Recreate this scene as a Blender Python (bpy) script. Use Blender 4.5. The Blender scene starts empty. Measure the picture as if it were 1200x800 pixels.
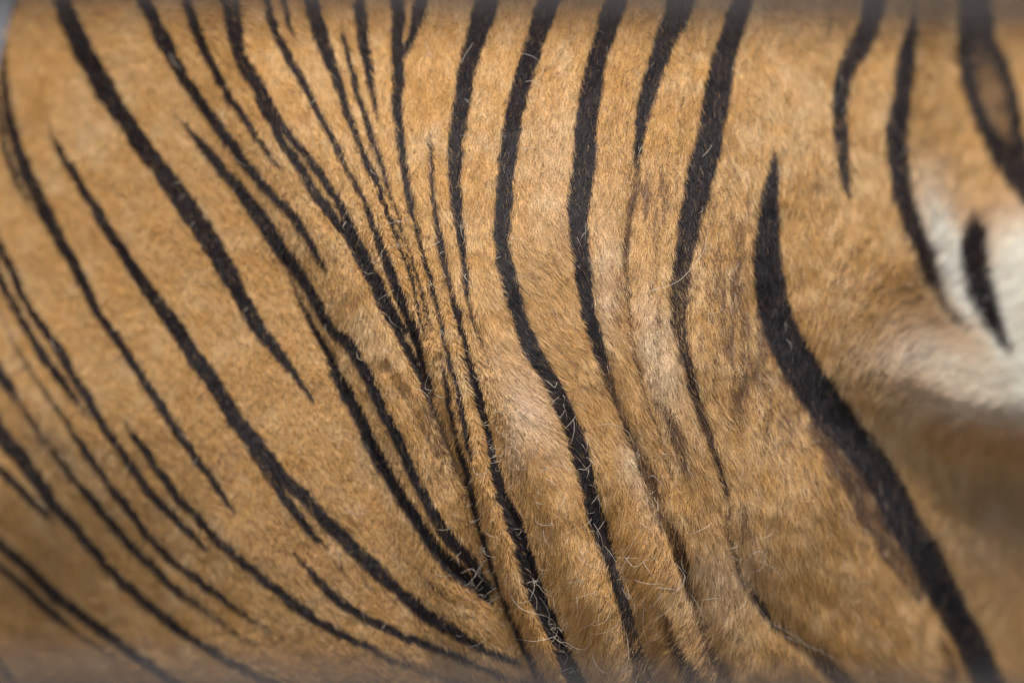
# Close-up of a tiger's flank: the striped, folded coat behind the shoulder.
import bpy, math
import numpy as np
from mathutils import Vector

sc = bpy.context.scene
R = math.radians
rng = np.random.default_rng(7)

# ------------------------------------------------------------------ camera, sky, sun, exposure
PX = 0.00075            # metres on the focus plane per photograph pixel (1200 px = 0.90 m)
DIST = 7.5              # camera to the nearest part of the flank
ZC = 0.58               # height of the optical axis above the ground
cam_d = bpy.data.cameras.new('camera')
cam_d.lens = 300.0
cam_d.sensor_width = 36.0
cam_d.clip_start = 0.1
cam_d.clip_end = 200.0
cam_d.dof.use_dof = True
cam_d.dof.focus_distance = DIST + 0.012
cam_d.dof.aperture_fstop = 1.5
cam = bpy.data.objects.new('camera', cam_d)
sc.collection.objects.link(cam)
cam.location = (0, -DIST, ZC)
cam.rotation_euler = (R(90), 0, 0)
sc.camera = cam

SUN_EL, SUN_AZ = 62.0, 194.0          # azimuth: 180 is behind the camera, larger is to its left
world = bpy.data.worlds.new('World')
sc.world = world
world.use_nodes = True
wn = world.node_tree
sky = wn.nodes.new('ShaderNodeTexSky')
sky.sky_type = 'NISHITA'
sky.sun_disc = False
sky.sun_elevation = R(SUN_EL)
sky.sun_rotation = R(SUN_AZ)
bg = wn.nodes['Background']
bg.inputs['Strength'].default_value = 0.055
wn.links.new(sky.outputs[0], bg.inputs['Color'])

sun_d = bpy.data.lights.new('sun', 'SUN')
sun_d.energy = 2.0
sun_d.angle = R(20)
sun_d.color = (1.0, 0.95, 0.87)
sun = bpy.data.objects.new('sun', sun_d)
sc.collection.objects.link(sun)
az, el = R(SUN_AZ), R(SUN_EL)
to_sun = Vector((math.sin(az) * math.cos(el), math.cos(az) * math.cos(el), math.sin(el)))
sun.rotation_euler = (-to_sun).to_track_quat('-Z', 'Y').to_euler()
sun.location = to_sun * 6

sc.view_settings.view_transform = 'Standard'
sc.view_settings.look = 'None'
sc.view_settings.exposure = 1.58
sc.view_settings.gamma = 1.0
sc.view_settings.use_curve_mapping = False
sc.render.engine = 'CYCLES'
sc.cycles.use_denoising = True
sc.cycles.max_bounces = 8
sc.cycles.diffuse_bounces = 4
sc.cycles.sample_clamp_indirect = 6.0
sc.render.film_transparent = False
sc.cycles_curves.shape = 'RIBBONS'
sc.cycles_curves.subdivisions = 2

# ------------------------------------------------------------------ small helpers
def link(o, parent=None):
    sc.collection.objects.link(o)
    if parent is not None:
        o.parent = parent
    return o

def tag(o, label=None, cat=None, kind=None, group=None):
    for k, v in (('label', label), ('category', cat), ('kind', kind), ('group', group)):
        if v:
            o[k] = v
    return o

def smooth(x, a, b):
    t = np.clip((x - a) / (b - a), 0, 1)
    return t * t * (3 - 2 * t)

def lerp_table(x, tab):
    tab = np.array(tab, float)
    return np.interp(x, tab[:, 0], tab[:, 1])

# pixel-space maps cover more of the animal than the frame shows
U0, V0, NU, NV = -220, -260, 1760, 1450
gu = np.arange(NU) + U0
gv = np.arange(NV) + V0
GU, GV = np.meshgrid(gu.astype(np.float32), gv.astype(np.float32))

def samp(arr, u, v):
    x = np.clip(u - U0, 0, NU - 1.001)
    y = np.clip(v - V0, 0, NV - 1.001)
    ix = x.astype(np.int32); iy = y.astype(np.int32)
    fx = (x - ix).astype(np.float32); fy = (y - iy).astype(np.float32)
    return ((arr[iy, ix] * (1 - fx) + arr[iy, ix + 1] * fx) * (1 - fy)
            + (arr[iy + 1, ix] * (1 - fx) + arr[iy + 1, ix + 1] * fx) * fy)

def noise_at(u, v, scale, seed):
    g = np.random.default_rng(seed).normal(0, 1, (257, 257)).astype(np.float32)
    x = (u / scale) % 256.0
    y = (v / scale) % 256.0
    ix = x.astype(np.int32); iy = y.astype(np.int32)
    fx = x - ix; fy = y - iy
    fx = fx * fx * (3 - 2 * fx); fy = fy * fy * (3 - 2 * fy)
    g[256] = g[0]; g[:, 256] = g[:, 0]
    return ((g[iy, ix] * (1 - fx) + g[iy, ix + 1] * fx) * (1 - fy)
            + (g[iy + 1, ix] * (1 - fx) + g[iy + 1, ix + 1] * fx) * fy)

def dense(pts):
    """Catmull-Rom through the traced points (u, v, width[, darkness]), about one sample a pixel."""
    p = np.array([tuple(q) + (1.0,) * (4 - len(q)) for q in pts], float)
    a, b = p[0].copy(), p[-1].copy()
    def grow(e, n):
        d = e[:2] - n[:2]
        L = np.hypot(*d) + 1e-6
        q = e.copy(); q[:2] = e[:2] + d / L * 260
        q[2] = max(e[2] * 0.8, 3)
        return q
    def at_edge(e):
        return e[0] <= 6 or e[0] >= 1194 or e[1] <= 6 or e[1] >= 793
    if at_edge(a):
        p = np.vstack([grow(a, p[1]), p])
    if at_edge(b):
        p = np.vstack([p, grow(b, p[-2])])
    out = []
    P = np.vstack([2 * p[0] - p[1], p, 2 * p[-1] - p[-2]])
    for i in range(1, len(P) - 2):
        n = max(2, int(np.hypot(*(P[i + 1, :2] - P[i, :2])) / 1.2))
        t = np.linspace(0, 1, n, endpoint=False)[:, None]
        a0, a1, a2, a3 = P[i - 1], P[i], P[i + 1], P[i + 2]
        q = 0.5 * (2 * a1 + (a2 - a0) * t + (2 * a0 - 5 * a1 + 4 * a2 - a3) * t ** 2
                   + (3 * a1 - a0 - 3 * a2 + a3) * t ** 3)
        q[:, 2:] = (a1 + (a2 - a1) * t)[:, 2:]
        out.append(q)
    return np.vstack(out)

# ------------------------------------------------------------------ the stripes of the coat: (u, v, width, darkness)
STRIPES = [
 # shoulder, upper
 [(18,2,6),(8,40,6),(7,70,6),(9,100,7),(13,130,9),(20,160,12),(32,195,15),(48,232,15),(68,272,14),(88,308,12),(104,338,11),(117,366,8),(142,399,8),(170,444,8),(188,470,9),(215,512,8),(245,553,7),(268,586,5),(278,600,2)],
 [(-2,105,4),(3,140,5),(8,170,5),(15,190,5),(20,206,5),(30,228,4,.8),(42,250,3,.4)],
 [(77,0,19),(85,25,20),(96,50,22),(109,75,21),(123,100,22),(137,125,18),(156,150,17),(171,175,18),(191,200,19),(209,226,22),(226,250,24),(243,276,23),(259,302,20),(274,328,18),(287,353,16),(301,378,15),(318,402,12),(336,424,10),(352,445,6),(370,471,2)],
 [(171,0,14),(183,26,15),(194,50,16),(208,75,13),(223,100,12),(242,125,12),(260,150,12),(279,175,11),(298,200,10),(325,230,9),(345,251,9),(362,276,7),(375,299,6),(386,318,2)],
 [(205,130,2,.3),(216,144,4,.6),(232,163,7),(242,175,10),(264,200,13),(286,225,14),(303,246,17),(325,280,18),(340,301,16),(355,321,12),(367,340,11),(380,365,11),(394,386,12),(412,402,12),(432,435,12),(441,455,11),(450,475,10),(462,500,10),(473,521,9),(485,550,9),(496,572,9),(508,597,10),(525,625,10),(540,643,12),(556,664,13),(572,692,11)],
 [(338,306,6,.5),(345,330,7,.5),(353,350,7,.7),(362,368,8,.8),(372,388,10),(388,416,13),(397,440,16),(408,460,17),(420,481,16),(431,505,15),(443,530,16),(457,555,16),(470,578,15),(489,604,14),(505,630,14),(521,652,15),(539,671,16),(557,687,15),(575,705,9)],
 [(221,0,10),(229,25,10),(238,50,9),(250,75,9),(263,100,8),(279,125,6),(298,152,5),(315,175,4),(326,191,3),(334,202,2,.6)],
 [(266,0,9),(271,25,9),(277,50,10),(285,70,12),(293,86,14),(302,98,14),(313,115,10),(321,130,8),(335,150,7),(350,170,8),(371,197,9),(387,220,9),(400,240,9),(410,260,9),(421,281,9),(431,302,10),(441,322,10),(452,346,8),(463,367,8),(475,387,7)],
 [(278,0,8),(281,25,7),(283,45,5),(286,62,6)],
 [(305,108,7),(309,126,7),(322,146,8),(335,170,9),(351,192,10),(370,225,10),(385,246,12),(400,266,12),(413,287,11),(425,311,11),(437,335,11),(450,359,12),(462,380,11),(473,401,11),(484,422,10),(492,442,9),(501,463,9,.8),(509,482,8,.7),(519,507,8,.6),(531,536,8,.5),(545,570,7,.35)],
 [(314,0,7),(319,25,8),(330,50,8),(343,75,8),(357,100,8),(369,125,7),(383,150,6),(396,175,7),(410,203,6),(421,221,6),(431,246,7),(440,270,8),(450,295,10),(459,317,11),(467,340,10),(476,362,8),(485,385,8),(491,402,8),(496,420,7),(503,445,7,.9),(509,463,6,.7)],
 [(334,0,5),(339,25,5),(346,47,2,.7)],
 [(367,0,17),(372,25,17),(379,50,15),(388,75,12),(397,100,10),(405,125,8),(414,150,7),(424,175,7),(436,203,7),(445,221,6),(452,244,6),(460,265,6),(467,285,5),(475,306,5),(483,330,4),(488,350,3),(495,375,3),(500,398,3,.7)],
 [(400,30,3,.4),(404,50,4),(412,80,5),(417,100,6),(423,120,6),(430,142,6),(437,165,6),(445,186,6),(450,202,5),(458,225,4),(465,246,3),(471,268,3),(478,290,3,.7),(485,310,3),(492,331,3),(500,360,3),(506,387,3,.7)],
 [(422,0,11),(424,25,12),(426,50,12),(431,75,9),(436,100,6),(440,122,4),(444,142,2,.7)],
 [(467,0,14),(468,25,12),(467,50,11),(467,75,12),(467,100,11),(467,125,10),(469,150,9),(472,178,8),(475,202,8),(480,226,7),(484,250,7),(490,275,6),(497,301,6),(505,329,6),(510,350,5),(517,375,4),(522,402,5),(530,430,5),(537,456,5),(543,480,6),(548,502,5),(552,521,4),(556,537,3)],
 [(494,0,14),(489,25,11),(482,48,8),(474,66,7)],
 [(518,420,2,.7),(523,438,4,.9),(526,455,4),(529,470,5),(533,488,5),(536,506,4,.8),(541,525,5),(547,550,6),(553,570,6),(558,592,6),(566,626,6),(575,650,5),(581,672,4),(590,696,4),(598,721,4),(606,740,5),(616,760,6),(627,785,6),(633,800,6)],
 [(600,716,3,.6),(611,740,4,.8),(623,765,4,.8),(640,797,4,.7)],
 [(506,158,2,.6),(505,180,4),(506,205,5),(507,225,6),(511,250,8),(515,275,9),(519,300,10),(525,326,8),(531,350,8),(538,375,9),(546,408,10),(551,430,11),(557,450,12),(563,475,12),(570,500,12),(575,525,12),(580,550,13),(587,576,14),(597,600,19),(606,621,20),(613,645,21),(621,670,22),(629,695,21),(638,716,21),(647,736,21),(656,756,20),(666,780,21),(676,800,22)],
 [(572,0,26),(565,25,23),(558,50,21),(550,75,20),(545,100,17),(542,125,16),(538,150,16),(535,175,15),(534,200,15),(535,225,13),(537,250,12),(540,275,11),(543,300,10),(546,325,8),(549,350,7),(555,375,6),(563,396,5,.8),(570,416,4,.5),(575,432,4,.3)],
 [(644,0,25),(636,25,21),(627,50,20),(620,75,19),(612,100,18),(606,125,18),(601,150,17),(597,175,17),(594,200,18),(592,225,17),(591,250,17),(589,275,16),(591,300,17),(596,325,17),(602,350,17),(609,375,16),(619,401,17),(632,425,17),(647,450,16),(658,475,18),(669,500,18),(677,525,20),(684,550,19),(690,575,18),(697,602,20),(705,625,19),(714,650,17),(720,675,14),(727,700,16,.95),(735,725,19,.85),(742,750,22,.75),(749,775,25,.6),(756,800,29,.55)],
 [(722,0,22),(714,25,21),(707,50,20),(699,75,20),(694,100,21),(690,125,22),(687,150,22),(686,175,23),(684,200,24),(680,225,24),(678,250,22),(678,275,20),(681,300,18),(684,325,17),(687,350,16),(692,375,15),(699,402,15,.95),(707,425,14,.8),(714,448,12,.6),(717,463,10,.75),(727,477,11,.55),(735,505,10,.75),(744,525,16,.5),(757,550,18,.5),(764,575,20,.4),(771,600,20,.42),(789,625,16,.5),(799,650,13,.75),(803,675,11,.7),(811,700,11,.5),(820,725,12,.5),(826,750,12,.55),(836,775,16,.5),(850,800,22,.5)],
 [(762,700,5,.35),(775,720,8,.45),(785,745,10,.6),(797,775,13,.7),(810,798,17,.7)],
 [(797,0,28),(789,25,24),(778,50,21),(769,75,18),(761,100,16),(755,125,13),(751,150,11),(747,175,9),(745,191,5,.7),(748,214,9,.3),(740,236,8,.6),(737,260,8,.4),(733,285,9,.6),(731,301,8,.5),(735,344,8,.6),(737,366,7,.6),(738,390,6,.3),(742,410,6,.5),(744,431,5,.5),(750,455,4,.5),(760,483,4,.5),(766,495,5,.7),(775,520,4,.45),(780,535,5,.8),(785,548,6,.8),(790,559,3,.5)],
 [(768,462,6,.3),(776,476,8,.5),(785,490,9,.6),(791,505,9,.6),(797,525,9,.6),(803,545,9,.35),(810,565,8,.2)],
 [(867,0,23),(860,25,22),(852,50,23),(845,75,25),(840,100,28),(836,125,28),(832,150,27),(827,175,27),(819,200,28),(814,225,27,.95),(808,250,24,.95),(804,275,21,.9),(799,300,19,.85),(795,325,20,.8),(794,350,20,.75),(793,375,18,.72),(797,401,14,.75),(803,425,13,.8),(809,450,11,.85),(815,475,10,.75),(825,500,11,.7),(832,525,11,.75),(842,550,10,.75),(848,575,7,.7),(853,590,5,.4),(850,612,10,.25),(855,640,10,.3),(859,656,7,.65),(868,680,7,.6),(880,695,9,.7),(890,706,10,.9),(898,720,9,.9),(907,731,8,.8),(925,745,8,.65),(940,752,10,.4),(954,761,15,.5),(965,775,18,.7),(978,790,18,.75),(990,803,18,.7)],
 [(904,176,3,.6),(903,190,7),(902,206,10),(900,225,16),(898,250,21),(897,268,25),(896,300,30),(899,333,33),(905,367,36),(918,400,40),(937,433,42),(960,467,44),(985,500,43),(1006,528,41),(1027,555,38),(1048,598,38),(1060,620,36),(1081,650,38),(1092,675,38),(1104,700,36),(1118,725,36),(1133,750,35),(1143,775,34),(1154,800,34)],
 [(952,498,22,.5),(976,528,28,.6),(999,567,32,.66),(1024,612,32,.66),(1046,652,28,.62),(1074,692,20,.5)],
 [(1098,750,12,.25),(1108,778,16,.45),(1106,802,18,.4)],
 [(1022,0,24),(1016,25,22),(1005,50,22),(992,75,21),(983,100,19),(980,125,17),(980,150,15),(983,175,12),(985,200,10),(987,215,8),(989,230,3)],
 [(969,18,6,.25),(967,44,6,.25)],
 [(1067,10,4,.7),(1065,25,9),(1060,50,16),(1057,75,18),(1054,100,19),(1051,125,20),(1047,150,21),(1047,175,21),(1049,200,20),(1053,225,19),(1060,250,17),(1070,275,17),(1080,300,16),(1087,320,13),(1096,340,9,.8),(1108,360,8,.6),(1120,375,8,.65),(1132,388,5,.3)],
 [(1137,248,8,.25),(1140,262,14,.7),(1139,275,26),(1139,300,30),(1143,325,30),(1151,350,27),(1161,375,20),(1172,399,10),(1182,414,4,.8)],
 [(1132,0,20),(1127,25,16),(1125,50,16),(1129,75,18),(1133,100,18),(1141,125,17),(1152,150,17),(1166,172,24),(1184,195,32),(1205,220,34),(1230,252,26),(1262,296,14)],
 [(1138,0,18),(1147,25,15),(1157,50,15),(1170,75,15),(1178,100,14),(1183,125,15),(1187,150,16),(1192,178,20)],
 [(1133,-20,34),(1142,18,34),(1144,45,30,.9),(1150,72,28,.72),(1157,100,24,.6),(1165,128,20,.55),(1174,152,16,.6)],
 # shoulder, lower
 [(0,282,8),(8,300,8),(18,318,8),(27,340,7),(40,365,7),(56,387,8),(68,403,9),(80,425,10),(92,445,9),(105,465,9),(118,487,8),(131,507,8),(146,529,8),(161,551,8),(178,575,8),(203,600,8),(213,612,7),(225,622,7),(239,636,5,.9),(266,656,4,.3)],
 [(-4,306,8),(3,325,8),(15,350,8),(25,368,8),(42,397,9),(55,418,9),(65,432,9),(75,446,9),(87,462,7,.9),(100,478,6,.5),(114,491,6,.3)],
 [(149,492,3,.5),(160,510,6),(172,525,8),(185,545,8),(200,566,8),(215,585,8),(231,601,8),(247,620,8),(262,635,9),(280,652,9),(300,667,9),(318,682,9),(336,697,10),(355,712,10),(376,726,9),(396,738,8),(416,749,7,.95),(440,760,7,.8),(460,770,7,.7),(480,778,7,.6),(500,786,7,.5),(530,796,7,.4)],
 [(6,372,5,.35),(18,399,5,.6),(28,415,5,.6),(38,434,5,.6),(50,449,6,.65),(62,468,6,.7),(75,485,6,.8),(88,505,6,.85),(102,525,7),(118,548,8),(132,568,8),(146,586,8),(159,603,8),(172,620,8),(187,637,8),(202,652,8),(222,668,8),(245,685,8),(267,702,7,.9),(288,718,7,.75),(305,729,6,.6),(320,739,6,.45),(336,749,5,.25)],
 [(0,430,11),(10,448,12,.95),(22,465,8,.7),(35,485,8,.65),(47,502,8,.65),(60,520,8,.6),(72,535,7,.7),(85,552,8,.85),(98,568,8),(110,583,8),(125,601,8),(140,618,8),(155,635,8),(168,650,8),(187,668,8),(207,687,8,.95),(225,701,8,.8),(245,715,7,.7),(265,730,7,.5),(285,745,7,.4),(302,753,6,.25)],
 [(0,500,18),(10,515,18),(25,533,17),(38,550,15),(50,567,14),(62,585,13),(79,602,12),(95,622,10),(108,638,10),(122,653,9),(138,672,9),(155,688,10),(172,703,9),(190,717,10),(208,732,9),(228,746,9),(250,760,10,.9),(272,774,10,.8),(295,787,10,.75),(320,800,10,.7)],
 [(0,548,8),(12,558,9),(28,572,8),(42,587,7),(58,601,6,.8),(68,612,5,.4)],
 [(0,632,9),(12,643,9),(28,657,10),(45,673,11),(62,690,12),(80,705,13),(98,718,11),(118,733,11),(140,750,11),(158,765,11,.95),(178,780,11,.9),(205,800,11,.85)],
 [(0,660,6),(15,672,7),(30,685,7),(46,699,8),(60,713,8),(75,725,7),(92,738,6,.8),(108,750,6,.7),(125,763,5,.55),(146,776,5,.3)],
 [(0,775,7,.8),(10,790,7,.8),(18,803,7,.7)],
 [(58,132,3,.2),(65,160,4,.7),(75,180,6),(86,200,8),(100,222,9),(112,240,10),(123,260,10),(135,278,10),(148,298,11),(160,318,12),(175,340,13),(190,360,14),(205,380,15),(219,400,15),(235,425,16),(250,445,17),(262,465,17),(275,485,17),(290,505,18),(303,520,17),(316,536,13),(331,555,12),(350,573,12),(374,598,13),(393,618,15),(408,632,16),(422,648,14),(440,665,14),(457,680,13),(475,695,13),(492,710,14),(510,723,13),(530,735,11),(550,748,9),(570,760,8),(590,769,7),(607,776,5)],
 [(298,524,10,.9),(306,537,10,.9),(318,555,10,.88),(330,573,9,.95),(346,596,9),(362,617,8),(375,631,7,.85),(386,643,5,.35)],
 [(396,654,5,.3),(401,661,7,.5),(406,668,4,.3)],
 [(428,679,5,.3),(433,684,6,.4),(437,690,4,.25)],
 [(346,648,3,.7),(360,662,5),(375,680,7),(392,697,9),(410,710,9),(430,722,9),(450,732,9),(475,745,8),(500,753,8),(525,762,7),(550,772,7,.95),(575,783,6,.9),(595,792,6,.8),(611,798,5,.7)],
 [(495,667,3,.3),(510,685,4,.5),(525,697,4,.5),(538,709,3,.3)],
 [(455,430,8,.15),(480,470,9,.22),(500,510,9,.2),(512,535,8,.15)],
]

stripe = np.zeros((NV, NU), np.float32)
def stamp(field, pts, soft=3.0, grow=2.0):
    q = dense(pts)
    for u, v, w, k in q:
        r = (w * 1.06 + grow * k * k) * 0.5
        R_ = int(r + soft + 2)
        x0, y0 = int(u) - U0 - R_, int(v) - V0 - R_
        x1, y1 = x0 + 2 * R_ + 2, y0 + 2 * R_ + 2
        x0 = max(x0, 0); y0 = max(y0, 0); x1 = min(x1, NU); y1 = min(y1, NV)
        if x0 >= x1 or y0 >= y1:
            continue
        sub = field[y0:y1, x0:x1]
        d = np.hypot(GU[y0:y1, x0:x1] - u, GV[y0:y1, x0:x1] - v)
        m = np.clip((r - d) / soft + 0.5, 0, 1) * k ** 0.78
        np.maximum(sub, m, out=sub)
for s_ in STRIPES:
    stamp(stripe, s_)

# soft brown smudges in the coat
smudge = np.zeros((NV, NU), np.float32)
def blob(field, u, v, su, sv, a, rot=0):
    c, s = math.cos(R(rot)), math.sin(R(rot))
    x = (GU - u) * c + (GV - v) * s
    y = -(GU - u) * s + (GV - v) * c
    field += a * np.exp(-(x / su) ** 2 - (y / sv) ** 2)
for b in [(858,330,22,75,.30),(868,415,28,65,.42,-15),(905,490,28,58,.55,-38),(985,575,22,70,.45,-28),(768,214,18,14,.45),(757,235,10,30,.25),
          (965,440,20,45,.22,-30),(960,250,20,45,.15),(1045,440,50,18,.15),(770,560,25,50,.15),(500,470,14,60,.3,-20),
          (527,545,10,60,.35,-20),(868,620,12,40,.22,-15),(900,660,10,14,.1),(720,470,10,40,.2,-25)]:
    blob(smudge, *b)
streaky = np.full((NV, NU), 0.10, np.float32)
for b in [(815,300,75,150,.42),(750,300,40,130,.25),(880,380,50,110,.3),(960,480,80,110,.22),(860,600,70,120,.2),(700,330,40,150,.1),(120,100,400,700,-.06)]:
    blob(streaky, *b)
streaky = np.clip(streaky, 0, 1)
pale = np.zeros((NV, NU), np.float32)
for b in [(1104,282,24,56,1.1,-24),(1130,345,24,42,.8,-30),(1200,355,48,70,1.2,-30),(1250,420,60,60,1.0),(1190,405,34,20,.6,25),(1130,440,62,38,.58),(1080,405,46,38,.42),
          (1200,280,50,40,.5),(1190,472,80,28,.50),(1090,215,30,40,.2),(1300,360,90,120,1.0),(1170,620,60,90,.10),(1040,420,40,22,.2),
          (622,480,22,60,.30,-25),(605,520,14,45,.2),(770,420,22,80,.28,-12),(712,330,18,90,.2),(840,690,40,60,.2),(745,560,16,60,.2,-20),(650,220,30,90,.12)]:
    blob(pale, *b)
pale = np.clip(pale, 0, 1)

# ------------------------------------------------------------------ shape of the flank (relief towards the camera, metres)
relief = np.zeros((NV, NU), np.float32)
def soft_table(tab, w=45):
    t = np.array(tab, float)
    x = np.arange(gv[0] - 3 * w, gv[-1] + 3 * w + 1)
    c = np.interp(x, t[:, 0], t[:, 1])
    k = np.ones(w) / w
    for _ in range(3):
        p = np.pad(c, w, mode='edge')
        c = np.convolve(p, k, mode='same')[w:-w]
    return c[3 * w:3 * w + NV]
def line_du(tab):
    c = soft_table(tab)                           # rows (v, u)
    k = np.cos(np.arctan(np.gradient(c)))
    return (GU - c[:, None].astype(np.float32)) * k[:, None].astype(np.float32)
def fold(tab, amp, sl, sr):
    d = line_du(tab)
    a = soft_table(amp)[:, None].astype(np.float32)
    global relief
    relief += 1.5 * a * np.where(d < 0, np.exp(-(d / sl) ** 2), np.exp(-(d / sr) ** 2)).astype(np.float32)
# the deep crease behind the shoulder
CRE = [(60,300),(200,372),(300,428),(400,481),(460,505),(535,536),(600,553),(650,567),(690,579),(720,592),(780,622),(900,680)]
fold(CRE, [(60,0),(200,-.004),(300,-.009),(400,-.014),(500,-.019),(600,-.026),(690,-.034),(760,-.026),(900,-.024)], 42, 15)
# the narrow fold in front of it and the bigger roll behind the dark stripe
fold([(300,505),(400,530),(500,556),(600,585),(700,612),(800,650),(900,690)], [(250,0),(400,.003),(550,.005),(700,.006),(900,.005)], 17, 17)
fold([(350,560),(450,590),(520,622),(600,655),(700,690),(800,722),(900,760)], [(350,0),(450,.007),(550,.013),(700,.015),(900,.014)], 22, 30)
fold([(400,549),(500,572),(576,590),(645,614),(716,640),(800,676),(900,720)], [(380,0),(480,-.006),(600,-.008),(720,-.006),(900,-.005)], 13, 18)
fold([(380,695),(480,730),(600,772),(700,812),(800,850)], [(350,0),(480,-.005),(650,-.006),(800,-.005)], 12, 13)
fold([(550,690),(650,722),(740,748),(850,790)], [(540,0),(650,-.005),(740,-.007),(850,-.007)], 13, 14)
fold([(600,740),(700,775),(800,806)], [(560,0),(680,.006),(800,.006)], 18, 18)
fold([(200,748),(300,733),(400,741),(500,768),(560,790)], [(180,0),(260,-.005),(400,-.005),(540,-.005),(600,0)], 10, 11)
fold([(200,715),(300,708),(400,722),(500,752),(560,772)], [(180,0),(300,.004),(480,.004),(600,0)], 14, 12)
fold([(300,765),(400,772),(500,795),(600,820)], [(260,0),(400,.005),(520,.005),(620,0)], 14, 14)
fold([(250,806),(350,796),(450,808),(550,840),(640,856),(720,898),(800,990)], [(220,0),(350,-.003),(450,-.0045),(550,-.004),(700,-.005),(800,-.004)], 15, 16)
fold([(250,900),(370,905),(450,945),(550,1024),(700,1104),(850,1175)], [(200,0),(370,-.012),(520,-.020),(700,-.014),(850,-.010)], 45, 55)
fold([(450,895),(600,945),(750,1010),(900,1060)], [(420,0),(600,.012),(850,.012)], 70, 70)
# the shoulder lies deeper than the folds behind it, and the flank turns away to the right
relief -= (0.075 * smooth(-line_du(CRE), 4, 105) * smooth(GV, -120, 330)).astype(np.float32)
_r = np.clip(GU - (745 + 0.08 * GV), 0, None)
relief -= (0.00075 * (_r * _r / (_r + 70.0))).astype(np.float32)
# fine pleats along the thin stripes in the stretched skin
pleat = np.zeros((NV, NU), np.float32)
for s_ in STRIPES:
    q = np.array([t[:2] for t in s_])
    if 395 < q[:, 0].mean() < 575 and q[-1, 1] > 330 and q[0, 1] < 520 and q[-1, 0] > 460 and q[0, 0] > 300:
        sub = [t[:2] + (9.0, float(np.interp(t[1], [120, 300, 700], [0, 1, 1]))) for t in s_]
        stamp(pleat, sub, soft=8.0)
relief -= 0.0045 * pleat
# shoulder dome and the hollows low on it
for b in [(-30,830,270,250,-.22),(1330,740,180,230,-.06),(1275,300,115,140,.03),(30,520,30,70,-.012,-40),(640,210,120,180,.008),(1000,330,75,100,.010),
          (1150,640,60,110,-.012),(960,120,60,120,.004),(1080,180,40,110,-.006)]:
    blob(relief, *b)
# the pale fold at the flank: a roll with a hollow beneath it
gfold = np.interp(gu, [980,1040,1080,1110,1150,1200,1300,1500],[452,462,476,490,499,500,492,478]).astype(np.float32)[None, :]
amp = (0.066 * smooth(gu.astype(np.float32), 985, 1185))[None, :]
dv = gfold - GV
relief += amp * (1 / (1 + np.exp(-np.clip(dv, -80, 80) / 13.0))) * np.exp(-np.clip(dv - 22, 0, 900) / 62)
relief -= 0.75 * amp * np.exp(-((dv + 62) / 48) ** 2)
# above the roll the pale flank leans back towards the spine
_b = 435.0 - GV
_b = np.where(_b > 0, _b * _b / (_b + 25.0), 0)
relief -= (0.00052 * 230 * (1 - np.exp(-_b / 230)) * smooth(GU, 1040, 1130)).astype(np.float32)
relief += (0.0016 * noise_at(GU, GV, 70, 11) + 0.0007 * noise_at(GU, GV, 26, 12)).astype(np.float32)

# outline of the animal in photograph pixels
VT, VB = -240.0, 1172.0
UL = [(-240,130),(-100,62),(0,15),(40,6),(80,-4),(150,-32),(300,-72),(500,-112),(800,-150),(1172,-120)]
UR = 1500.0
DEPTH = 0.46
def frame(v):
    t = np.clip((v - 0.5 * (VT + VB)) / (0.5 * (VB - VT)), -1, 1)
    ul = lerp_table(v, UL)
    f = np.sqrt(np.clip(1 - (np.clip(np.abs(t) - 0.72, 0, 1) / 0.285) ** 2, 0.0, 1))
    mid = 0.5 * (ul + UR)
    return t, mid, 0.5 * (UR - ul) * np.maximum(f, 0.02)
def base_depth(u, v):
    t, mid, half = frame(v)
    s = np.clip((u - mid) / half, -1, 1)
    c = np.sqrt(1 - s * s) * np.sqrt(1 - t * t)
    return c
def to_world(u, v, y):
    k = PX * (DIST + y) / DIST
    return np.stack([(u - 600) * k, y, ZC - (v - 400) * k], -1)
cmap = base_depth(GU.astype(np.float64), np.repeat(gv[:, None].astype(float), NU, 1))
ymap = (DEPTH * (1 - cmap) - relief * np.sqrt(cmap)).astype(np.float32)
def surf(u, v):
    c = base_depth(u, v)
    return to_world(u, v, DEPTH * (1 - c) - samp(relief, u, v) * np.sqrt(c))

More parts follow.
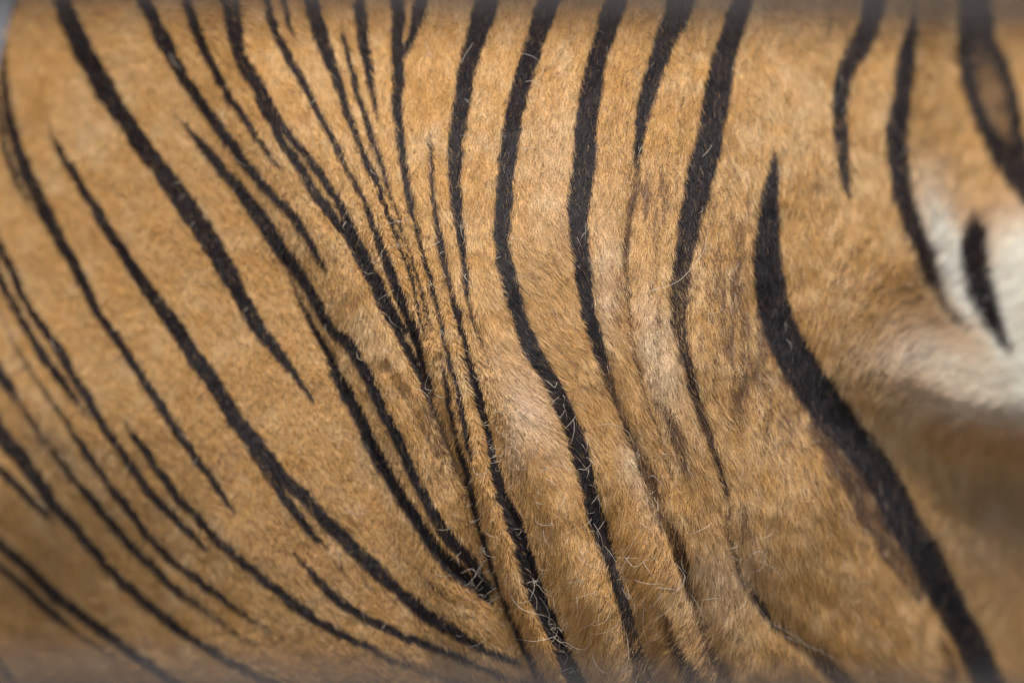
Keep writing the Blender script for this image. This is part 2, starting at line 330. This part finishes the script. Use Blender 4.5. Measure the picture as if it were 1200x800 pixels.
# ------------------------------------------------------------------ coat colour (linear)
TAN = np.array([0.61, 0.345, 0.118])
RUST = np.array([0.50, 0.250, 0.060])
CREAM = np.array([0.74, 0.53, 0.29])
WHITE = np.array([0.95, 0.85, 0.71])
BLACK = np.array([0.015, 0.0092, 0.0092])
BROWN = np.array([0.17, 0.085, 0.045])
def coat(u, v, jitter=None, rnd=None):
    n = len(u)
    a = 0.5 + 0.12 * noise_at(u, v, 55, 21) + 0.15 * noise_at(u, v, 17, 22)
    if jitter is not None:
        a = a + jitter
    a = np.clip(a, 0, 1)[:, None]
    col = TAN + (CREAM - TAN) * np.clip(a - 0.5, 0, 1) * 1.3 + (RUST - TAN) * np.clip(0.5 - a, 0, 1) * 1.2
    p = samp(pale, u, v)[:, None]
    col = col + (WHITE - col) * p
    m2 = np.clip(samp(smudge, u, v), 0, 1)
    st = noise_at(u * 7.0, v, 34, 25) + 0.5 * noise_at(u * 7.0, v, 15, 26)
    m2 = np.clip(m2 * (1 + 0.6 * st) + samp(streaky, u, v) * np.clip(st - 0.15, 0, 1), 0, 1)
    m1 = samp(stripe, u + 0.9 * noise_at(u, v, 9, 23), v + 0.9 * noise_at(u, v, 9, 24))
    if rnd is not None:
        m2 = (rnd < m2).astype(float) * 0.85
        kk = smooth(m1, 0.5, 0.98)
        m1 = smooth(m1 + (rnd - 0.5) * 0.95 * (m1 > 0.02), 0.36, 0.60) * (1 - 0.5 * (rnd < 0.03))
    else:
        kk = smooth(m1, 0.4, 0.9)
    m2 = m2[:, None]; m1 = m1[:, None]
    col = col + (BROWN - col) * m2
    ink = BROWN * 0.7 + (BLACK - BROWN * 0.7) * kk[:, None]
    col = col + (ink - col) * m1
    return col, m1[:, 0]

# ------------------------------------------------------------------ materials
def mat(name):
    m = bpy.data.materials.new(name)
    m.use_nodes = True
    return m, m.node_tree, m.node_tree.nodes['Principled BSDF']

m_skin, nt, bs = mat('tiger_skin')
at = nt.nodes.new('ShaderNodeAttribute'); at.attribute_name = 'coat'
nt.links.new(at.outputs['Color'], bs.inputs['Base Color'])
bs.inputs['Roughness'].default_value = 0.9

m_fur, nt, bs = mat('tiger_fur')
at = nt.nodes.new('ShaderNodeAttribute'); at.attribute_name = 'coat'
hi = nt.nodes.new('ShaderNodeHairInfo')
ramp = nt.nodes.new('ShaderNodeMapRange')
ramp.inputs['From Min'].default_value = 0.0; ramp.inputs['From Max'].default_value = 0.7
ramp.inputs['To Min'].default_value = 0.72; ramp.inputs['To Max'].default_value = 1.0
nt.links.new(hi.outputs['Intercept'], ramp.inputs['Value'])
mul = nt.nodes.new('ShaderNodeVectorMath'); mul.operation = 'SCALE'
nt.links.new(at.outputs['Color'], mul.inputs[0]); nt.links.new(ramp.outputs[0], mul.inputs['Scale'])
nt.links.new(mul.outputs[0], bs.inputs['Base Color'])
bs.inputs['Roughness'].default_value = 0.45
bs.inputs['Specular IOR Level'].default_value = 0.36

# ------------------------------------------------------------------ setting: ground and the wall behind
def grid_mesh(name, fn, nx, ny):
    s, t = np.meshgrid(np.linspace(0, 1, nx), np.linspace(0, 1, ny))
    co = fn(s.ravel(), t.ravel())
    i = np.arange(nx * ny).reshape(ny, nx)
    q = np.stack([i[:-1, :-1], i[:-1, 1:], i[1:, 1:], i[1:, :-1]], -1).reshape(-1, 4)
    me = bpy.data.meshes.new(name)
    me.from_pydata(co.tolist(), [], q.tolist())
    me.polygons.foreach_set('use_smooth', [True] * len(me.polygons))
    return me

def rough_mat(name, c1, c2, scale):
    m, nt, bs = mat(name)
    tc = nt.nodes.new('ShaderNodeTexCoord')
    no = nt.nodes.new('ShaderNodeTexNoise'); no.inputs['Scale'].default_value = scale; no.inputs['Detail'].default_value = 8
    cr = nt.nodes.new('ShaderNodeValToRGB')
    cr.color_ramp.elements[0].position = 0.3; cr.color_ramp.elements[0].color = (*c1, 1)
    cr.color_ramp.elements[1].position = 0.7; cr.color_ramp.elements[1].color = (*c2, 1)
    bu = nt.nodes.new('ShaderNodeBump'); bu.inputs['Strength'].default_value = 0.4; bu.inputs['Distance'].default_value = 0.01
    nt.links.new(tc.outputs['Object'], no.inputs['Vector'])
    nt.links.new(no.outputs['Fac'], cr.inputs['Fac']); nt.links.new(cr.outputs['Color'], bs.inputs['Base Color'])
    nt.links.new(no.outputs['Fac'], bu.inputs['Height']); nt.links.new(bu.outputs['Normal'], bs.inputs['Normal'])
    bs.inputs['Roughness'].default_value = 0.9
    return m

me = grid_mesh('ground', lambda s, t: np.stack([(s - .5) * 60, (t - .5) * 60,
               0.012 * noise_at(s * 900, t * 900, 9, 41)], -1), 61, 61)
me.materials.append(rough_mat('earth', (0.10, 0.075, 0.05), (0.17, 0.13, 0.09), 6))
tag(link(bpy.data.objects.new('ground', me)), kind='structure')

def box(name, size, loc, m, parent=None, bevel=0.01):
    import bmesh
    bm = bmesh.new()
    bmesh.ops.create_cube(bm, size=1)
    bmesh.ops.scale(bm, vec=size, verts=bm.verts)
    bmesh.ops.bevel(bm, geom=bm.edges[:], offset=bevel, segments=2, affect='EDGES')
    me = bpy.data.meshes.new(name); bm.to_mesh(me); bm.free()
    me.materials.append(m)
    o = link(bpy.data.objects.new(name, me), parent)
    o.location = loc
    return o
wall = box('wall', (9.0, 0.25, 2.6), (0, 2.6, 1.28), rough_mat('concrete', (0.15, 0.15, 0.165), (0.20, 0.20, 0.215), 3), bevel=0.02)
tag(wall, 'pale grey concrete wall, a blurred patch beyond the edge of the striped shoulder', 'wall')

# ------------------------------------------------------------------ the tiger
tiger = link(bpy.data.objects.new('tiger', None))
tiger.location = (0, 0.46, 0)
tag(tiger, 'tiger with black striped tawny coat, skin folded behind the shoulder', 'tiger')
OFF = np.array([0, -0.46, 0])

# body: one closed mesh, the modelled side towards the camera and a plainer far side
NA, NB = 420, 320
al = np.linspace(-np.pi / 2, np.pi / 2, NA)
be = np.linspace(-np.pi / 2, np.pi / 2, NB)
A, B = np.meshgrid(al, be)
vv = 0.5 * (VT + VB) + 0.5 * (VB - VT) * np.sin(B)
t_, mid, half = frame(vv)
uu = mid + half * np.sin(A)
cc = np.cos(A) * np.cos(B)
front = to_world(uu, vv, DEPTH * (1 - cc) - samp(relief, uu, vv) * np.sqrt(np.clip(cc, 0, 1)))
# a thin skin depth below the hair roots
back = to_world(uu, vv, np.full_like(cc, DEPTH)); back[..., 1] += 0.30 * cc
co = np.concatenate([front.reshape(-1, 3), back.reshape(-1, 3)]) + OFF
idx = np.arange(NA * NB).reshape(NB, NA)
def quads(i, flip):
    q = np.stack([i[:-1, :-1], i[1:, :-1], i[1:, 1:], i[:-1, 1:]], -1).reshape(-1, 4)
    return q[:, ::-1] if flip else q
bidx = idx + NA * NB
bidx[0, :] = idx[0, :]; bidx[-1, :] = idx[-1, :]; bidx[:, 0] = idx[:, 0]; bidx[:, -1] = idx[:, -1]
faces = np.concatenate([quads(idx, False), quads(bidx, True)])
used = np.unique(faces)
remap = np.full(len(co), -1); remap[used] = np.arange(len(used))
faces = remap[faces]
bme = bpy.data.meshes.new('body')
bme.vertices.add(len(used)); bme.vertices.foreach_set('co', co[used].astype(np.float32).ravel())
bme.loops.add(faces.size); bme.loops.foreach_set('vertex_index', faces.ravel().astype(np.int32))
bme.polygons.add(len(faces))
bme.polygons.foreach_set('loop_start', np.arange(0, faces.size, 4, dtype=np.int32))
bme.update(calc_edges=True)
bme.polygons.foreach_set('use_smooth', np.ones(len(faces), bool))
cu = np.concatenate([uu.ravel(), uu.ravel()])[used]; cv = np.concatenate([vv.ravel(), vv.ravel()])[used]
ccol, _ = coat(cu, cv)
ccol = np.concatenate([ccol * 0.8, np.ones((len(ccol), 1))], 1)
at_ = bme.attributes.new('coat', 'FLOAT_COLOR', 'POINT')
at_.data.foreach_set('color', ccol.astype(np.float32).ravel())
bme.materials.append(m_skin)
body = link(bpy.data.objects.new('body', bme), tiger)

# ------------------------------------------------------------------ lie of the hair (degrees from straight down, + to the right)
FLOW = [(60,80,35),(150,40,40),(250,80,38),(60,300,40),(200,300,40),(330,330,35),(60,600,45),(200,550,42),(350,600,42),(450,500,32),
 (150,750,50),(400,740,55),(540,740,50),(330,100,28),(400,80,18),(420,180,18),(480,150,4),(540,140,5),(480,300,15),(540,330,14),(500,420,14),(550,500,14),
 (580,600,12),(560,240,4),(620,120,-4),(560,60,-2),(640,180,2),(700,100,-10),(660,20,-10),(760,60,-9),(800,120,-6),(900,60,-4),(900,150,-2),(1000,60,-2),(1000,180,0),(1150,60,0),(1200,150,-8),
 (620,250,12),(650,300,34),(630,330,44),(660,400,46),(620,400,44),(600,460,44),(635,480,42),(650,520,40),(605,520,15),(590,550,0),(640,580,18),(655,620,2),
 (690,660,-18),(700,690,-26),(680,740,-30),(645,700,24),(640,770,15),(730,600,5),(745,650,-34),(760,700,-38),(780,760,-45),(820,745,-55),
 (700,250,6),(700,350,26),(720,420,30),(740,300,6),(760,230,-2),(765,340,5),(770,430,16),(790,520,22),(820,260,-6),(830,350,2),(850,480,12),(800,590,16),(840,600,10),
 (850,700,-6),(880,750,-22),(930,720,8),(870,350,0),(900,450,8),(950,300,-4),(960,400,-14),(950,600,14),(1000,500,8),(1000,700,18),(1050,560,5),(1100,700,14),
 (990,330,-28),(1040,340,-52),(1080,350,-72),(1040,420,-42),(1090,420,-68),(1140,430,-62),(1140,470,-78),(1190,470,-80),(1180,380,-62),(1110,280,-45),(1160,230,-25),
 (1060,250,-12),(1140,520,-55),(1100,560,-10),(1150,600,-22),(1190,540,-60),(1180,720,-20),(1060,780,20),(960,790,15),(1300,300,-50),(1400,600,-30),(600,900,20),(1000,950,10),(300,950,50),(600,-120,0),(1200,-120,0),(0,-100,30)]
FL = np.array(FLOW, float)
cu_ = np.arange(U0, U0 + NU + 20, 20.0); cv_ = np.arange(V0, V0 + NV + 20, 20.0)
FU, FV = np.meshgrid(cu_, cv_)
d2 = (FU[..., None] - FL[:, 0]) ** 2 + (FV[..., None] - FL[:, 1]) ** 2
wgt = 1 / (d2 + 18.0 ** 2) ** 1.6
fx = (wgt * np.sin(np.radians(FL[:, 2]))).sum(-1); fy = (wgt * np.cos(np.radians(FL[:, 2]))).sum(-1)
ang = np.arctan2(fx, fy)
def flow_at(u, v):
    x = np.clip((u - U0) / 20, 0, len(cu_) - 1.001); y = np.clip((v - V0) / 20, 0, len(cv_) - 1.001)
    ix = x.astype(int); iy = y.astype(int); a = x - ix; b = y - iy
    return ((ang[iy, ix] * (1 - a) + ang[iy, ix + 1] * a) * (1 - b) + (ang[iy + 1, ix] * (1 - a) + ang[iy + 1, ix + 1] * a) * b)

crease_d = line_du(CRE)
lenmap = np.full((NV, NU), 17.0, np.float32)
lenmap -= 5.0 * smooth(-crease_d, -10, 60)                                   # shoulder: shorter coat
pz = (smooth(crease_d, -26, -4) * (1 - smooth(crease_d, 62, 84)) * smooth(GV, 120, 300)).astype(np.float32)
lenmap -= (lenmap - 8.0) * pz                                               # pleated skin: shortest
lenmap += 7.0 * smooth(GU, 760, 1000) + 9.0 * pale * (GU > 950)
upmap = np.full((NV, NU), 0.22, np.float32)
upmap += 0.20 * smooth(-crease_d, -10, 60)
upmap += 0.22 * pz

gy, gx = np.gradient(ymap)
def normal_at(u, v):
    n = -np.ones((len(u), 3))
    # surface y = Y(u, v): outward normal is (dY/dx, -1, dY/dz) with z = -v
    n[:, 0] = samp(gx, u, v) / PX; n[:, 2] = -samp(gy, u, v) / PX
    return n / np.linalg.norm(n, axis=1, keepdims=True)

def make_hair(name, pos, rad, col, material, parent):
    n, k, _ = pos.shape
    hc = bpy.data.hair_curves.new(name)
    hc.add_curves([k] * n)
    hc.attributes['position'].data.foreach_set('vector', (pos + OFF).astype(np.float32).ravel())
    ra = hc.attributes.get('radius') or hc.attributes.new('radius', 'FLOAT', 'POINT')
    ra.data.foreach_set('value', rad.astype(np.float32).ravel())
    ca = hc.attributes.new('coat', 'FLOAT_COLOR', 'CURVE')
    ca.data.foreach_set('color', np.concatenate([col, np.ones((n, 1))], 1).astype(np.float32).ravel())
    hc.materials.append(material)
    return link(bpy.data.objects.new(name, hc), parent)

# hair roots: dense where the photograph looks, thinner beyond
def roots(n, u0, u1, v0, v1):
    return rng.uniform(u0, u1, n), rng.uniform(v0, v1, n)
N_IN, N_OUT = 1150000, 130000
ru, rv = roots(N_IN, -60, 1260, -60, 860)
ou, ov = roots(N_OUT, U0, UR, VT, VB)
k = (ou < -60) | (ou > 1260) | (ov < -60) | (ov > 860)
ou, ov = ou[k], ov[k]
wide = np.concatenate([np.ones(len(ru)), np.full(len(ou), 3.4)])
ru = np.concatenate([ru, ou]); rv = np.concatenate([rv, ov])
t_, mid_, half_ = frame(rv)
inside = (np.abs(ru - mid_) < half_ * 0.9995) & (base_depth(ru, rv) > 0.03)
ru, rv, wide = ru[inside], rv[inside], wide[inside]
n = len(ru)

# locks: hairs lean towards a shared lock centre and share a little tone
hsh = lambda a, b, s: (np.abs(np.sin(a * 127.1 + b * 311.7 + s * 74.7) * 43758.5453) % 1.0)
fa = flow_at(ru, rv)
BIN = 0.30
fb = np.round((fa + 0.10 * noise_at(ru, rv, 30, 35)) / BIN) * BIN
CW, CL = 4.2, 14.0
wu = ru + 2.5 * noise_at(ru, rv, 16, 31); wv = rv + 2.5 * noise_at(ru, rv, 16, 32)
qa = wu * np.cos(fb) - wv * np.sin(fb)                # across the lie
ci = np.floor(qa / CW).astype(int)
qb = wu * np.sin(fb) + wv * np.cos(fb) + CL * hsh(ci, np.round(fb / BIN), 9)   # along it
cj = np.floor(qb / CL).astype(int)
lca = (ci + 0.3 + 0.4 * hsh(ci, cj, 1)) * CW - qa     # offset across to the lock's middle
lcu = ru + lca * np.cos(fb); lcv = rv - lca * np.sin(fb)
ltone = hsh(ci, cj, 3)
lang = (hsh(ci, cj, 4) - 0.5)
calm = 1 - 0.55 * smooth(-samp(crease_d, ru, rv), 0, 60)
ltone = 0.5 + (ltone - 0.5) * calm
lang = lang * calm

a = flow_at(ru, rv) + np.radians(6 * noise_at(ru, rv, 34, 33) + 4 * noise_at(ru, rv, 12, 34)) + np.radians(11) * lang + np.radians(7) * rng.normal(size=n)
L = samp(lenmap, ru, rv) * rng.uniform(0.7, 1.25, n)
up = samp(upmap, ru, rv) * (1 + 0.35 * (ltone - 0.5)) * rng.uniform(0.6, 1.4, n)
dx, dy = np.sin(a), np.cos(a)
lay = np.cos(np.clip(up, 0, 1.3))
K = 5
pos = np.empty((n, K, 3)); rad = np.empty((n, K))
nrm = normal_at(ru, rv)
bend = rng.normal(0, 0.10, n)
pull = 0.48 * calm
for j in range(K):
    t = j / (K - 1)
    ox = dx * L * lay * t - dy * L * bend * t * t
    oy = dy * L * lay * t + dx * L * bend * t * t
    pu = ru + ox + pull * t * (lcu - ru)
    pv = rv + oy + pull * t * (lcv - rv)
    h = L * PX * np.sin(up) * (t ** 0.85) + 0.0008 * t
    pos[:, j] = surf(pu, pv) + nrm * h[:, None]
    rad[:, j] = 0.00021 * wide * (1.0 - 0.72 * t)
pos[:, 0] -= nrm * 0.0015
ccol, dark = coat(ru + dx * L * lay * 0.7, rv + dy * L * lay * 0.7, 0.12 * rng.normal(size=n) + 0.35 * (ltone - 0.5), rng.uniform(size=n))
val = np.exp(0.13 * rng.normal(size=n) + 0.22 * (ltone - 0.5))
odd = rng.uniform(size=n)
ccol = ccol * val[:, None]
pick = dark > 0.5
ccol[pick] *= np.exp(0.45 * rng.normal(size=int(pick.sum())))[:, None]
pick = (odd < 0.035) & (dark < 0.5)
ccol[pick] *= 0.45                                             # scattered dark guard hairs
pick = (odd > 0.965) & (dark < 0.5)
ccol[pick] = ccol[pick] * 0.5 + 0.5 * np.array([0.85, 0.72, 0.52])
pick = (odd > 0.96) & (dark >= 0.5)
ccol[pick] = np.array([0.10, 0.085, 0.085])                    # greyish hairs in the stripes
ccol = np.clip(ccol, 0.003, 0.95)
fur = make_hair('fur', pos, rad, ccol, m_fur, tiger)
tag(fur, kind='stuff')

# ------------------------------------------------------------------ loose pale hairs lying on the coat
LOOSE = [
 [(753,346),(775,338),(785,335),(796,325),(810,313),(820,298),(828,258)],
 [(700,498),(715,496),(730,506),(746,523)],[(659,503),(675,486)],[(640,446),(650,456),(653,447)],
 [(643,478),(648,470),(655,465)],[(655,490),(660,480),(663,492)],[(676,550),(684,551),(693,543)],
 [(601,694),(622,718),(640,728),(660,748),(690,766)],[(628,700),(645,726),(662,748)],[(608,746),(640,748),(664,744),(690,762),(699,745),(695,740)],
 [(660,745),(658,778)],[(730,740),(730,784),(726,790)],[(614,683),(626,680),(634,679)],[(652,697),(659,716)],[(656,733),(664,735),(671,729)],
 [(640,618),(650,640)],[(692,612),(698,630),(703,645)],[(705,640),(716,663),(727,672)],[(725,690),(729,704),(731,682)],
 [(757,703),(758,725),(766,765)],[(745,703),(750,716)],[(770,686),(790,690),(800,698)],[(806,695),(815,715),(822,733)],[(822,700),(833,697),(845,702)],
 [(755,657),(765,672),(770,680)],[(750,612),(766,628)],[(870,662),(882,640),(893,645),(890,665),(872,668)],
 [(880,652),(902,662),(926,700)],[(895,728),(925,744),(952,756),(990,776)],[(905,742),(930,752),(962,756),(972,778)],[(925,735),(948,765)],
 [(540,668),(552,662),(563,676)],[(548,684),(556,672),(562,662)],[(566,700),(574,690),(583,687)],[(536,652),(541,660)],[(558,668),(563,655)],[(552,690),(557,668)],
 [(610,66),(625,72),(634,76)],[(616,99),(625,100),(636,110)],[(498,52),(505,66),(507,70)],[(546,118),(556,128)],[(541,78),(552,62),(556,52)],
 [(752,173),(746,187)],[(820,185),(831,170)],[(459,262),(472,262),(480,258)],[(503,465),(507,446),(506,438)],[(486,455),(497,466),(504,469)],
 [(992,705),(1000,703),(1006,702)],[(1000,720),(1001,730)],[(996,680),(1020,682)],[(1003,620),(1018,626)],[(865,660),(850,650)],
 [(760,560),(768,552),(778,570)],[(735,650),(748,662),(760,652)],[(685,560),(690,548)],[(690,590),(698,575),(700,600)],[(640,560),(652,570)],
]
hp, hcol, hrad = [], [], []
KS = 16
def add_loose(pts, lift, r, col):
    p = np.array(pts, float)
    d = np.concatenate([[0], np.cumsum(np.hypot(*np.diff(p, axis=0).T))]) / max(1e-6, np.hypot(*np.diff(p, axis=0).T).sum())
    s = np.linspace(0, 1, KS)
    u_ = np.interp(s, d, p[:, 0]); v_ = np.interp(s, d, p[:, 1])
    for _ in range(3):
        u_[1:-1] = 0.25 * u_[:-2] + 0.5 * u_[1:-1] + 0.25 * u_[2:]
        v_[1:-1] = 0.25 * v_[:-2] + 0.5 * v_[1:-1] + 0.25 * v_[2:]
    q = surf(u_, v_) + normal_at(u_, v_) * (lift * (0.6 + 0.6 * np.sin(np.pi * s)))[:, None]
    hp.append(q); hcol.append(col); hrad.append(r * (1 - 0.55 * s))
for p in LOOSE:
    add_loose(p, 0.006, 0.00017, np.array([0.70, 0.61, 0.50]))
def scatter(nn, cu, cv, su, sv, lmin, lmax, spread):
    for _ in range(nn):
        u, v = rng.normal(cu, su), rng.normal(cv, sv)
        if not (-20 < u < 1220 and -20 < v < 820):
            continue
        th = float(flow_at(np.array([u]), np.array([v]))[0]) + rng.normal(0, spread)
        ln, cur = rng.uniform(lmin, lmax), rng.normal(0, 0.28)
        pts = [(u, v)]
        for i in range(5):
            th += cur * 0.35
            u += math.sin(th) * ln / 5; v += math.cos(th) * ln / 5
            pts.append((u, v))
        g = rng.uniform(0.6, 1.0)
        add_loose(pts, rng.uniform(0.004, 0.007), rng.uniform(0.00012, 0.00019), np.array([0.78, 0.66, 0.52]) * g)
scatter(120, 700, 660, 90, 90, 10, 34, 0.9)
scatter(45, 610, 510, 25, 45, 6, 16, 1.2)
scatter(22, 560, 680, 14, 30, 8, 20, 1.4)
scatter(90, 560, 250, 120, 170, 6, 22, 0.7)
scatter(90, 200, 300, 160, 250, 8, 26, 0.9)
scatter(70, 950, 450, 180, 220, 8, 26, 0.5)
lo = make_hair('loose_hair', np.array(hp), np.array(hrad), np.clip(np.array(hcol), 0, 0.95), m_fur, tiger)
tag(lo, kind='stuff')

# ------------------------------------------------------------------ cage in front of the animal: two rails out of focus at the picture's edges
m_rail, nt, bs = mat('grey_steel')
bs.inputs['Base Color'].default_value = (0.028, 0.022, 0.020, 1)
bs.inputs['Roughness'].default_value = 0.7
YF = -2.0
FS = (DIST + YF) / DIST * PX
fence = link(bpy.data.objects.new('cage_fence', None))
fence.location = (0, YF, 0)
tag(fence, 'thin dark grey cage rails in front of the tiger, blurred by their nearness', 'fence')
def tube(name, p0, p1, r, parent):
    import bmesh
    bm = bmesh.new()
    d = Vector(p1) - Vector(p0)
    bmesh.ops.create_cone(bm, cap_ends=True, segments=20, radius1=r, radius2=r, depth=d.length)
    me = bpy.data.meshes.new(name); bm.to_mesh(me); bm.free()
    for p in me.polygons: p.use_smooth = len(p.vertices) == 4
    me.materials.append(m_rail)
    o = link(bpy.data.objects.new(name, me), parent)
    o.location = (Vector(p0) + Vector(p1)) * 0.5
    o.rotation_mode = 'QUATERNION'
    o.rotation_quaternion = d.to_track_quat('Z', 'Y')
    return o
TILT = 0.030
HALF = 1.5
def rail(vc, r):
    zc = ZC - (vc - 400) * FS
    return tube('rail', (-HALF, 0, zc + HALF * TILT), (HALF, 0, zc - HALF * TILT), r, fence)
rail(-10, 0.0195)
rail(827, 0.0165)
for x in (-HALF, HALF):
    tube('post', (x, 0.03, -0.05), (x, 0.03, 1.6), 0.024, fence)
print('hairs', n, 'loose', len(hp))
